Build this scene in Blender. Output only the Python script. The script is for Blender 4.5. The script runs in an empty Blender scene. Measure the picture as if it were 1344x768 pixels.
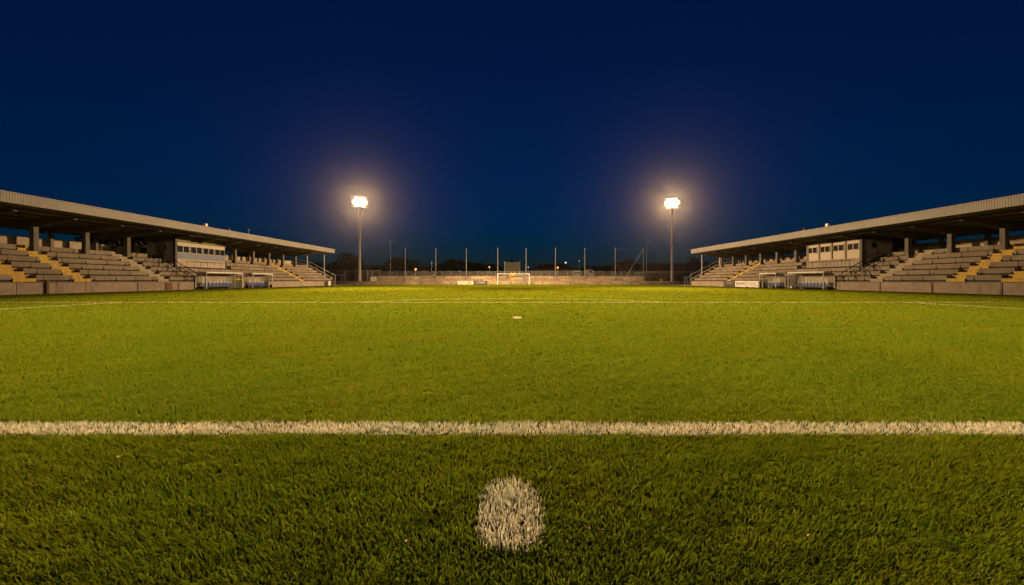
import bpy, math, random
import numpy as np
from mathutils import Vector
R = math.radians
random.seed(7)
scene = bpy.context.scene
col = scene.collection

# ------------------------------------------------------------------ frame of reference
F, HX, HY = 570.0, 668.0, 368.0          # lens in photo pixels, vanishing point
def P(px, py, D):
    """a point of the photograph at the depth D, in metres"""
    return ((px - HX) * D / F, D, 1.0 + (HY - py) * D / F)

# ------------------------------------------------------------------ mesh helper
class MB:
    def __init__(self): self.v = []; self.f = []; self.smooth = False
    def add(self, vs, fs):
        n = len(self.v); self.v += [tuple(p) for p in vs]; self.f += [tuple(i + n for i in q) for q in fs]
        return self
    def box(self, x0, x1, y0, y1, z0, z1):
        x0, x1 = min(x0, x1), max(x0, x1)
        vs = [(x, y, z) for x in (x0, x1) for y in (y0, y1) for z in (z0, z1)]
        return self.add(vs, [(0, 1, 3, 2), (4, 6, 7, 5), (0, 4, 5, 1), (2, 3, 7, 6), (0, 2, 6, 4), (1, 5, 7, 3)])
    def tube(self, a, b, r, r2=None, n=8):
        a, b = Vector(a), Vector(b); r2 = r if r2 is None else r2
        d = (b - a).normalized(); u = d.orthogonal().normalized(); w = d.cross(u)
        vs = []
        for c, rr in ((a, r), (b, r2)):
            vs += [tuple(c + (u * math.cos(2 * math.pi * i / n) + w * math.sin(2 * math.pi * i / n)) * rr) for i in range(n)]
        fs = [(i, (i + 1) % n, n + (i + 1) % n, n + i) for i in range(n)]
        fs += [tuple(range(n))[::-1], tuple(range(n, 2 * n))]
        return self.add(vs, fs)
    def path(self, pts, r, n=8):
        for a, b in zip(pts[:-1], pts[1:]): self.tube(a, b, r, n=n)
        return self
    def prism(self, prof, y0, y1, s=1):
        """profile of (x, z) extruded along y"""
        n = len(prof)
        vs = [(s * x, y0, z) for x, z in prof] + [(s * x, y1, z) for x, z in prof]
        fs = [(i, (i + 1) % n, n + (i + 1) % n, n + i) for i in range(n)] + [tuple(range(n))[::-1], tuple(range(n, 2 * n))]
        return self.add(vs, fs)
    def prism_y(self, prof, x0, x1):
        """profile of (y, z) extruded along x"""
        n = len(prof)
        vs = [(x0, y, z) for y, z in prof] + [(x1, y, z) for y, z in prof]
        fs = [(i, (i + 1) % n, n + (i + 1) % n, n + i) for i in range(n)] + [tuple(range(n))[::-1], tuple(range(n, 2 * n))]
        return self.add(vs, fs)
    def ball(self, c, r, n=10, m=6, sz=1.0):
        vs = []; fs = []
        for j in range(m + 1):
            t = math.pi * j / m
            for i in range(n):
                p = 2 * math.pi * i / n
                vs.append((c[0] + r * math.sin(t) * math.cos(p), c[1] + r * math.sin(t) * math.sin(p), c[2] + sz * r * math.cos(t)))
        for j in range(m):
            for i in range(n):
                fs.append((j * n + i, j * n + (i + 1) % n, (j + 1) * n + (i + 1) % n, (j + 1) * n + i))
        return self.add(vs, fs)
    def build(self, name, mat, parent=None, bevel=0, smooth=False):
        off = Vector((0, 0, 0))
        if parent is not None:
            off = parent.get('_w'); off = Vector(off) if off is not None else Vector((0, 0, 0))
        me = bpy.data.meshes.new(name)
        me.from_pydata([tuple(Vector(p) - off) for p in self.v], [], self.f)
        import bmesh
        bm = bmesh.new(); bm.from_mesh(me); bmesh.ops.recalc_face_normals(bm, faces=bm.faces); bm.to_mesh(me); bm.free()
        if smooth:
            for p in me.polygons: p.use_smooth = True
        o = bpy.data.objects.new(name, me); col.objects.link(o)
        me.materials.append(mat)
        if parent is not None:
            o.parent = parent; o['_w'] = tuple(off)
        if bevel:
            b = o.modifiers.new('bevel', 'BEVEL'); b.width = bevel; b.segments = 2; b.limit_method = 'ANGLE'
        return o

def tag(o, label=None, cat=None, group=None, kind=None):
    if label: o['label'] = label
    if cat: o['category'] = cat
    if group: o['group'] = group
    if kind: o['kind'] = kind
    return o
def thing(name, label, cat, loc, group=None):
    o = bpy.data.objects.new(name, None); col.objects.link(o); o.location = loc
    o.empty_display_size = .3
    o['_w'] = tuple(loc)
    return tag(o, label, cat, group)
def copy_tree(o, parent=None):
    c = o.copy(); col.objects.link(c); c.parent = parent
    for ch in o.children: copy_tree(ch, c)
    return c

# ------------------------------------------------------------------ materials
class N:
    def __init__(self, name):
        self.m = bpy.data.materials.new(name); self.m.use_nodes = True
        self.t = self.m.node_tree; self.n = self.t.nodes; self.l = self.t.links
        self.b = self.n['Principled BSDF']; self.out = self.n['Material Output']
        self.co = None
    def new(self, t, **kw):
        x = self.n.new(t)
        for k, v in kw.items(): setattr(x, k, v)
        return x
    def coord(self, scale=(1, 1, 1)):
        if self.co is None: self.co = self.new('ShaderNodeTexCoord')
        mp = self.new('ShaderNodeMapping'); mp.inputs['Scale'].default_value = scale
        self.l.new(self.co.outputs['Object'], mp.inputs['Vector']); return mp.outputs['Vector']
    def noise(self, scale, detail=6, sc=(1, 1, 1), rough=.6):
        x = self.new('ShaderNodeTexNoise'); x.inputs['Scale'].default_value = scale; x.inputs['Detail'].default_value = detail
        x.inputs['Roughness'].default_value = rough
        self.l.new(self.coord(sc), x.inputs['Vector']); return x.outputs['Fac']
    def ramp(self, fac, a, b, ca=(0, 0, 0, 1), cb=(1, 1, 1, 1)):
        x = self.new('ShaderNodeValToRGB'); e = x.color_ramp.elements
        e[0].position = a; e[1].position = b; e[0].color = ca; e[1].color = cb
        self.l.new(fac, x.inputs['Fac']); return x.outputs['Color']
    def mix(self, fac, a, b, mode='MIX'):
        x = self.new('ShaderNodeMix', data_type='RGBA', blend_type=mode)
        for s, v in ((x.inputs['Factor'], fac), (x.inputs['A'], a), (x.inputs['B'], b)):
            if isinstance(v, (int, float)): s.default_value = v
            elif isinstance(v, tuple): s.default_value = v if len(v) == 4 else v + (1,)
            else: self.l.new(v, s)
        return x.outputs['Result']
    def bump(self, h, strength=.3, dist=.02):
        x = self.new('ShaderNodeBump'); x.inputs['Strength'].default_value = strength; x.inputs['Distance'].default_value = dist
        self.l.new(h, x.inputs['Height']); self.l.new(x.outputs['Normal'], self.b.inputs['Normal'])
    def col(self, c):
        if isinstance(c, tuple): self.b.inputs['Base Color'].default_value = c if len(c) == 4 else c + (1,)
        else: self.l.new(c, self.b.inputs['Base Color'])
    def rough(self, r): self.b.inputs['Roughness'].default_value = r

def concrete(name, base, dark, stain=(.12, .09, .06), panel=0.0, axis='Y', streak=.5, rust=0.0, blotch=2.2, island=0.0):
    m = N(name)
    c = m.mix(m.ramp(m.noise(.55, 5), .35, .7), base, dark)
    c = m.mix(m.ramp(m.noise(blotch, 8, rough=.7), .48, .72), c, tuple(.62 * x + .38 * y for x, y in zip(dark, stain)))
    if panel:
        # separate castings differ in tone: one random value for each length of wall
        sep = m.new('ShaderNodeSeparateXYZ'); m.l.new(m.coord(), sep.inputs[0])
        d = m.new('ShaderNodeMath', operation='DIVIDE'); m.l.new(sep.outputs[axis], d.inputs[0]); d.inputs[1].default_value = panel
        fl = m.new('ShaderNodeMath', operation='FLOOR'); m.l.new(d.outputs[0], fl.inputs[0])
        zz = m.new('ShaderNodeMath', operation='MULTIPLY_ADD'); m.l.new(sep.outputs['Z'], zz.inputs[0]); zz.inputs[1].default_value = 2.0; zz.inputs[2].default_value = .25
        fz = m.new('ShaderNodeMath', operation='FLOOR'); m.l.new(zz.outputs[0], fz.inputs[0])
        cb = m.new('ShaderNodeCombineXYZ'); m.l.new(fl.outputs[0], cb.inputs[0]); m.l.new(fz.outputs[0], cb.inputs[1])
        wn = m.new('ShaderNodeTexWhiteNoise'); wn.noise_dimensions = '2D'; m.l.new(cb.outputs[0], wn.inputs['Vector'])
        c = m.mix(m.ramp(wn.outputs['Value'], .2, 1.0), c, m.mix(.62, c, stain, 'MIX'))
    if island:      # every casting has its own tone
        gi = m.new('ShaderNodeNewGeometry')
        c = m.mix(m.ramp(gi.outputs['Random Per Island'], 0, 1, (island, island, island, 1), (0, 0, 0, 1)), c, stain)
    if streak:
        s = m.ramp(m.noise(2.6, 6, (1, 1, .12), .75), .56, .75)
        c = m.mix(m.mix(streak, (0, 0, 0), s), c, stain)
    if rust:
        s = m.ramp(m.noise(.9, 6, (1, 1, .2), .7), .63 - .1 * rust, .72)
        c = m.mix(s, c, (.23, .085, .025))
    m.col(c); m.rough(.88); m.bump(m.noise(14, 8), .35, .02)
    return m.m
def plain(name, c, rough=.6, metal=0.0, var=.25, scale=1.5, bump=.1):
    m = N(name)
    d = tuple(x * (1 - var) for x in c)
    m.col(m.mix(m.ramp(m.noise(scale, 6), .35, .7), c, d)); m.rough(rough); m.b.inputs['Metallic'].default_value = metal
    if bump: m.bump(m.noise(scale * 8, 4), bump, .01)
    return m.m
def emit(name, c, s):
    m = N(name); m.col((.8, .8, .8)); m.b.inputs['Emission Color'].default_value = c + (1,); m.b.inputs['Emission Strength'].default_value = s
    return m.m

M = {}
M['terrace'] = concrete('weathered shade-dark terrace concrete', (.15, .13, .105), (.09, .075, .06))  # base darkened so the gaps under the benches look shaded
M['bench'] = concrete('precast bench concrete', (.325, .265, .19), (.215, .17, .12), streak=.7, stain=(.13, .085, .05), blotch=3.5, island=.5)
M['wall'] = concrete('pinkish wall panels', (.40, .315, .235), (.31, .24, .18), island=.3, streak=.8, stain=(.16, .11, .075), rust=.25)
M['backwall'] = concrete('brown wall panels', (.48, .39, .28), (.38, .30, .21), island=.35, streak=.35, stain=(.22, .15, .085))
M['endwall'] = concrete('rough end wall', (.62, .49, .32), (.36, .27, .16), panel=3.1, axis='X', streak=.8, stain=(.15, .10, .065), rust=.3, blotch=3)
M['column'] = concrete('column concrete', (.19, .175, .145), (.12, .105, .085), streak=.6)
M['beam'] = concrete('beam concrete', (.20, .18, .125), (.14, .12, .085), streak=0)
M['roof'] = plain('painted roof sheeting', (.36, .33, .20), .7, var=.35)
M['fascia'] = plain('ribbed fascia sheeting', (.33, .30, .25), .55, var=.22, scale=.5)
def yellow_mat():
    m = N('worn yellow step paint')
    c = m.mix(m.ramp(m.noise(3, 8, rough=.75), .46, .62), (.58, .36, .010), (.30, .22, .09))
    m.col(c); m.rough(.7); m.bump(m.noise(18, 6), .3, .01); return m.m
def faded_yellow():
    m = N('faded yellow step paint')
    c = m.mix(m.ramp(m.noise(2.2, 8, rough=.75), .36, .46), (.45, .33, .08), (.33, .28, .2))
    m.col(c); m.rough(.8); return m.m
M['gap_shade_brackets'] = plain('near-black gap shade and brackets', (.018, .011, .007), .8, var=.5, scale=3)  # near black puts the shade under the benches into the colour; brackets share it
M['yellow'] = yellow_mat(); M['fadedyellow'] = faded_yellow()
M['cream'] = plain('cream render', (.55, .47, .36), .8, var=.12)
M['pale'] = plain('pale render', (.5, .41, .33), .85, var=.15)
M['greyblock'] = concrete('grey blockwork', (.36, .31, .25), (.27, .22, .17), streak=.4)
M['slate'] = plain('blue grey cladding', (.15, .17, .235), .6, var=.15)
M['olive'] = plain('olive bounce-light board', (.24, .26, .08), .8, var=.3)  # green of light bounced off the grass, put into the colour
M['frame'] = plain('white window frame', (.45, .43, .40), .4, var=.08)
M['darkpost'] = plain('dark timber', (.075, .06, .05), .7)
def glass(name, c):
    m = N(name); m.col(c); m.rough(.12); m.b.inputs['Specular IOR Level'].default_value = .6
    m.bump(m.noise(.8, 2), .05, .05); return m.m
M['glass'] = glass('dark office glass', (.022, .02, .022))
M['white'] = plain('white gloss paint', (.80, .77, .72), .35, var=.1)
M['rail'] = plain('dark rail paint', (.06, .045, .035), .5)
M['greyrail'] = plain('galvanised rail', (.34, .33, .31), .5, .3)
M['galv'] = plain('galvanised steel', (.46, .44, .41), .5, .25, var=.2)
M['lamppole'] = plain('aged pole coating', (.62, .56, .47), .6, 0, var=.25, scale=.8)
M['seatblue'] = plain('blue plastic seat', (.035, .07, .22), .4, var=.25)
M['seatwhite'] = plain('pale plastic headrest', (.45, .48, .55), .4, var=.15)
M['black'] = plain('black painted steel', (.012, .012, .013), .5)
M['rust'] = plain('rusted steel', (.22, .085, .03), .9, var=.5, scale=6)
def shell_mat():
    m = N('smoked dugout shell')
    c = m.mix(m.ramp(m.noise(1.5, 6), .4, .7), (.5, .42, .32), (.36, .3, .23))
    m.col(c); m.rough(.35)
    tr = m.new('ShaderNodeBsdfTranslucent'); tr.inputs['Color'].default_value = (.45, .38, .28, 1)
    mx = m.new('ShaderNodeMixShader'); mx.inputs[0].default_value = .3
    m.l.new(m.b.outputs[0], mx.inputs[1]); m.l.new(tr.outputs[0], mx.inputs[2]); m.l.new(mx.outputs[0], m.out.inputs['Surface'])
    return m.m
M['shell'] = shell_mat()
def clear_mat():
    m = N('clear dugout cheek'); m.col((.6, .55, .45)); m.rough(.25)
    tr = m.new('ShaderNodeBsdfTransparent'); mx = m.new('ShaderNodeMixShader'); mx.inputs[0].default_value = .72
    m.l.new(m.b.outputs[0], mx.inputs[1]); m.l.new(tr.outputs[0], mx.inputs[2]); m.l.new(mx.outputs[0], m.out.inputs['Surface']); return m.m
M['clear'] = clear_mat()
M['boardwhite'] = plain('white board', (.74, .70, .63), .5, var=.1)
M['boardcream'] = plain('cream board', (.78, .70, .50), .5, var=.1)
M['boardnavy'] = plain('navy board', (.012, .016, .04), .45)
M['boardbrown'] = plain('dark brown board', (.055, .045, .035), .5)
M['inkred'] = plain('maroon lettering', (.20, .06, .05), .5)
M['inkgrey'] = plain('grey lettering', (.42, .38, .34), .5)
M['inkwhite'] = plain('white lettering', (.72, .72, .75), .5)
M['inkbrown'] = plain('brown lettering', (.22, .17, .13), .5)
M['inkpink'] = plain('salmon block', (.72, .40, .28), .5)
M['scoreboard'] = plain('olive board back', (.036, .031, .014), .8, var=.2)
M['yellowsteel'] = plain('yellow painted steel', (.62, .42, .04), .5, var=.3, scale=5)
M['banner'] = plain('tan banner cloth', (.36, .28, .19), .9, var=.2)
M['housewall'] = plain('dull house render', (.10, .085, .07), .9)
M['longwall'] = plain('pale shed wall', (.17, .155, .14), .9, var=.2, scale=.4)
M['redroof'] = plain('dark red roof tiles', (.028, .010, .009), .9, var=.4, scale=2)
M['darkroof'] = plain('dark brown roof tiles', (.028, .017, .015), .9, var=.4, scale=2)
M['bark'] = plain('bark', (.07, .05, .035), .95, var=.4, scale=4)
M['fencewire'] = plain('weathered fence wire', (.20, .19, .17), .7, bump=0)
M['dullsteel'] = plain('dull painted steel', (.24, .23, .21), .6, var=.2)
M['vanwhite'] = plain('dusty white vehicle paint', (.42, .40, .37), .4, var=.1)
M['net'] = plain('net cord', (.35, .33, .3), .9, bump=0)
M['tarmac'] = plain('tarmac', (.05, .048, .045), .95, var=.3, scale=.3)
M['tyre'] = plain('tyre rubber', (.02, .02, .02), .9)
M['door'] = plain('dark door paint', (.05, .04, .035), .6)

def leaf_mat(name, a, b):
    m = N(name)
    oi = m.new('ShaderNodeNewGeometry')
    c = m.mix(oi.outputs['Random Per Island'], a, b)
    m.col(c); m.rough(.6)
    tr = m.new('ShaderNodeBsdfTranslucent'); m.l.new(c, tr.inputs['Color'])
    mx = m.new('ShaderNodeMixShader'); mx.inputs[0].default_value = .3
    m.l.new(m.b.outputs[0], mx.inputs[1]); m.l.new(tr.outputs[0], mx.inputs[2]); m.l.new(mx.outputs[0], m.out.inputs['Surface'])
    return m.m
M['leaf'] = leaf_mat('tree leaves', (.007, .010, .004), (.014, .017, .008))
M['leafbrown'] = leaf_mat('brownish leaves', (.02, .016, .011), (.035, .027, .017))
M['bushleaf'] = leaf_mat('bush leaves', (.16, .14, .07), (.26, .20, .10))
M['deadleaf'] = plain('dry leaf', (.75, .42, .13), .8, var=.4, scale=30)

def grass_mat(name, a, b, dry, trans):
    m = N(name)
    g = m.new('ShaderNodeNewGeometry')
    at = m.new('ShaderNodeAttribute'); at.attribute_name = 'tone'
    c = m.mix(at.outputs['Fac'], a, b)
    # a few dry blades
    c = m.mix(m.ramp(at.outputs['Fac'], .945, .955), c, dry)
    c = m.mix(m.mix(.55, (0, 0, 0), m.ramp(m.noise(.35, 5), .4, .68)), c, m.mix(1.0, c, (1.15, .86, .7), 'MULTIPLY'))
    c = m.mix(m.mix(.6, (0, 0, 0), m.ramp(m.noise(3.2, 4), .45, .65)), c, m.mix(1.0, c, (.78, .92, .9), 'MULTIPLY'))
    # turf colour turns yellower towards the far goal
    sep = m.new('ShaderNodeSeparateXYZ'); m.l.new(m.coord(), sep.inputs[0])
    mr = m.new('ShaderNodeMapRange'); m.l.new(sep.outputs['Y'], mr.inputs['Value']); mr.inputs['From Min'].default_value = 3; mr.inputs['From Max'].default_value = 45
    c = m.mix(mr.outputs['Result'], c, m.mix(1.0, c, (1.22, .99, .7), 'MULTIPLY'))
    df = m.new('ShaderNodeBsdfDiffuse'); m.l.new(c, df.inputs['Color'])
    tr = m.new('ShaderNodeBsdfTranslucent'); m.l.new(c, tr.inputs['Color'])
    mx = m.new('ShaderNodeMixShader'); mx.inputs[0].default_value = trans
    m.l.new(df.outputs[0], mx.inputs[1]); m.l.new(tr.outputs[0], mx.inputs[2]); m.l.new(mx.outputs[0], m.out.inputs['Surface'])
    return m.m
M['grass'] = grass_mat('mown grass', (.068, .120, .007), (.146, .182, .010), (.20, .19, .025), .45)
M['paintgrass'] = grass_mat('white painted grass', (.72, .72, .62), (.48, .48, .38), (.24, .24, .12), .3)
def thatch_mat():
    m = N('grass thatch')
    c = m.mix(m.ramp(m.noise(9, 6), .35, .7), (.020, .022, .003), (.009, .010, .002))
    df = m.new('ShaderNodeBsdfDiffuse'); m.l.new(c, df.inputs['Color']); m.l.new(df.outputs[0], m.out.inputs['Surface']); return m.m
M['fadedgrass'] = grass_mat('faded line paint on grass', (.52, .52, .38), (.36, .38, .22), (.2, .2, .08), .3)
M['thatch'] = thatch_mat()

# ------------------------------------------------------------------ the ground
g = MB(); g.add([(-420, -60, -.02), (420, -60, -.02), (420, 560, -.02), (-420, 560, -.02)], [(0, 1, 2, 3)])
tag(g.build('ground', M['tarmac']), 'dark ground around the football pitch', 'ground', kind='structure')
g = MB(); g.add([(-33.95, -12, 0), (33.95, -12, 0), (33.95, 102.9, 0), (-33.95, 102.9, 0)], [(0, 1, 2, 3)])
tag(g.build('pitch', M['thatch']), 'turf base of the floodlit football pitch', 'pitch', kind='structure')
g = MB(); g.box(-33, 34, 107.3, 420, -.01, 1.3)
tag(g.build('raised_ground', M['tarmac']), 'raised ground behind the end terrace', 'ground', kind='structure')

# ------------------------------------------------------------------ grass blades
rng = np.random.default_rng(11)
def blade_w(D): return (.0021 * np.clip(D / 2.6, 1, 9.0))
def blade_h(D): return .024 + .021 * np.clip((D - 2) / 25, 0, 1)
XMAX = 33.6
def half_w(D): return np.minimum(1.18 * D * 1.1 + 1.6, XMAX)
def dens(D, K): return K * (.44 + .56 * np.clip((D - 2) / 1.8, 0, 1)) * np.minimum(1.0, 1.4 / D) / (blade_w(D) * blade_h(D))
def sample(K, d0, d1):
    edges = np.concatenate([np.linspace(d0, min(d1, 6), 60), np.linspace(6, d1, 240)[1:]]) if d1 > 6 else np.linspace(d0, d1, 60)
    mid = (edges[1:] + edges[:-1]) / 2
    cnt = dens(mid, K) * 2 * half_w(mid) * np.diff(edges)
    xs, ys = [], []
    for a, b, m, c in zip(edges[:-1], edges[1:], mid, cnt):
        n = int(c); y = rng.uniform(a, b, n); xs.append(rng.uniform(-1, 1, n) * half_w(y)); ys.append(y)
    return np.concatenate(xs), np.concatenate(ys)
def rect(x0, x1, y0, y1): return lambda x, y: (x > x0) & (x < x1) & (y > y0) & (y < y1)
MARKS = {
    'goal_line': rect(-33.3, 33.3, 2.80, 3.02),
    'penalty_area_line': lambda x, y: ((np.abs(y - 19.45) < .08) & (np.abs(x) < 33)) | ((np.abs(np.abs(x - .2) - 17.5) < .08) & (y > 2.8) & (y < 19.45)),
    'penalty_arc_line': lambda x, y: (np.abs(np.hypot(x - .1, y - 15.5) - 8.1) < .06) & (y > 19.5),
    'painted_spot': lambda x, y: (np.abs((x - .005) / .137) ** 2.7 + np.abs((y - 1.88) / .275) ** 2.6) < 1,
    'penalty_spot': lambda x, y: (np.abs((x - .21) / .13) ** 2 + np.abs((y - 11.5) / .24) ** 2) < 1,
    'far_goal_line': rect(-33.3, 33.3, 100.9, 101.1),
}
def smooth_noise(x, y, s, seed):
    r = np.random.default_rng(seed); v = 0
    for k in range(6):
        a = r.uniform(0, 2 * math.pi); f = s * r.uniform(.6, 2.2); v = v + np.sin((x * math.cos(a) + y * math.sin(a)) * f + r.uniform(0, 6.28))
    return v / 3
def blades(name, x, y, mat, hs=1.0, lean=1.0, ws=1.0):
    n = len(x)
    D = np.maximum(y, 1.0)
    h = blade_h(D) * hs * rng.uniform(.55, 1.25, n) * (1 + .11 * smooth_noise(x, y, 9, 5) + .10 * smooth_noise(x, y, 28, 15) + .04 * smooth_noise(x, y, 2.4, 16))
    w = blade_w(D) * ws * rng.uniform(.7, 1.3, n)
    a = rng.uniform(0, 2 * math.pi, n)                     # facing
    # mowing: neighbouring bands lie towards and away from the camera
    band = np.where((np.floor(y / 5.5) % 2) > .5, 1.0, -1.0)
    la = rng.uniform(0, 2 * math.pi, n) 
    lm = np.abs(rng.normal(.0, .46, n)) * lean
    lx = np.cos(la) * lm + .14 * smooth_noise(x, y, 14, 8)
    ly = np.sin(la) * lm + np.where(y < 2.83, -.64 if name != 'painted_spot' else -.25, .06 + band * .12) + .14 * smooth_noise(x, y, 14, 9)
    ux, uy = np.cos(a) * w / 2, np.sin(a) * w / 2
    near = D < 9
    z0 = np.full(n, -.002)
    V, Fs, T, Ls = [], [], [], []
    tone = np.clip(rng.uniform(0, 1, n) * .85 + .1 * smooth_noise(x, y, 2.2, 3) + .05, 0, .93)
    tone = np.where(rng.uniform(0, 1, n) < .03 * np.clip(4 / D, 0, 1), 1.0, .45 + (tone - .45) * np.clip(6 / D, .35, 1))
    # near: five corners (one bend); far: three corners
    i = np.nonzero(near)[0]; base = 0
    if len(i):
        mx, my = x[i] + lx[i] * h[i] * .38, y[i] + ly[i] * h[i] * .38
        tx, ty = x[i] + lx[i] * h[i] * 1.05, y[i] + ly[i] * h[i] * 1.05
        v = np.stack([np.stack([x[i] - ux[i], y[i] - uy[i], z0[i]], 1), np.stack([x[i] + ux[i], y[i] + uy[i], z0[i]], 1),
                      np.stack([mx + ux[i] * .85, my + uy[i] * .85, h[i] * .58], 1), np.stack([mx - ux[i] * .85, my - uy[i] * .85, h[i] * .58], 1),
                      np.stack([tx, ty, h[i] * .98], 1)], 1)
        V.append(v.reshape(-1, 3)); k = len(i)
        b = np.arange(k)[:, None] * 5
        Fs.append(np.concatenate([b + [0, 1, 2, 3], b + [3, 2, 4]], 1).reshape(-1)); Ls.append(np.tile([4, 3], k))
        T.append(np.repeat(tone[i], 5)); base = 5 * k
    i = np.nonzero(~near)[0]
    if len(i):
        tx, ty = x[i] + lx[i] * h[i], y[i] + ly[i] * h[i]
        v = np.stack([np.stack([x[i] - ux[i], y[i] - uy[i], z0[i]], 1), np.stack([x[i] + ux[i], y[i] + uy[i], z0[i]], 1), np.stack([tx, ty, h[i]], 1)], 1)
        V.append(v.reshape(-1, 3)); k = len(i)
        Fs.append((np.arange(3 * k) + base)); Ls.append(np.full(k, 3)); T.append(np.repeat(tone[i], 3))
    V = np.concatenate(V); Fs = np.concatenate(Fs); Ls = np.concatenate(Ls); T = np.concatenate(T)
    me = bpy.data.meshes.new(name)
    me.vertices.add(len(V)); me.vertices.foreach_set('co', V.astype(np.float32).ravel())
    me.loops.add(len(Fs)); me.loops.foreach_set('vertex_index', Fs.astype(np.int32))
    me.polygons.add(len(Ls)); me.polygons.foreach_set('loop_start', (np.cumsum(Ls) - Ls).astype(np.int32))
    at = me.attributes.new('tone', 'FLOAT', 'POINT'); at.data.foreach_set('value', T.astype(np.float32))
    me.update(calc_edges=True)
    me.materials.append(mat)
    o = bpy.data.objects.new(name, me); col.objects.link(o)
    return o
gx, gy = sample(3.7, 1.0, 102.8)
def jit(x, y): return x + rng.normal(0, .006, len(x)), y + rng.normal(0, .008, len(y))
jx, jy = jit(gx, gy)
onmark = np.zeros(len(gx), bool)
sets = {k: f(jx, jy) for k, f in MARKS.items()}
# hand painted marks fray at the edge
fr = rng.normal(0, 1, len(gx))
sets['goal_line'] = MARKS['goal_line'](gx, jy + fr * .012 + .012 * smooth_noise(gx, gy * 0, 7, 31)) & (rng.uniform(0, 1, len(gx)) < .93 + .07 * smooth_noise(gx, gy, 5, 32))
sets['painted_spot'] = ((np.abs((gx - .005) / .137) ** 2.5 + np.abs((gy - 1.88) / .275) ** 2.5) + fr * .2) < 1
for k, s in sets.items(): onmark |= s
keep_green = ~onmark | (rng.uniform(0, 1, len(gx)) < .07)
print('BLADES', len(gx))
tag(blades('pitch_grass', gx[keep_green], gy[keep_green], M['grass']), 'short mown green grass covering the pitch', 'grass', kind='stuff')
MLAB = {'goal_line': 'white goal line painted across the near grass', 'penalty_area_line': 'thin white penalty area lines on the grass',
        'penalty_arc_line': 'faint white arc painted beyond the penalty area line', 'painted_spot': 'white painted spot on the grass in front of the goal line',
        'penalty_spot': 'small white penalty spot in the middle of the pitch', 'far_goal_line': 'white goal line under the far goal'}
for k, s in sets.items():
    sx, sy = gx[s], gy[s]
    close = k in ('goal_line', 'painted_spot')
    if close:
        q = rng.uniform(0, 1, len(sx)) < (.62 if k == 'goal_line' else .8); sx, sy = sx[q], sy[q]
    else:      # narrow lines far off: the same turf, sampled more finely
        sx = np.concatenate([sx] + [sx + rng.normal(0, .03, len(sx)) for _ in range(3)]); sy = np.concatenate([sy] + [sy + rng.normal(0, .02, len(sy)) for _ in range(3)])
        q = MARKS[k](sx, sy); sx, sy = sx[q], sy[q]
    tag(blades(k, sx, sy, M['fadedgrass' if k in ('penalty_area_line', 'penalty_arc_line', 'far_goal_line') else 'paintgrass'], hs=1.0 if close else 1.0 if k != 'penalty_spot' else 1.15, lean=.8, ws=1.25 if close else .6), MLAB[k], 'pitch marking', kind='structure')

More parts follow.
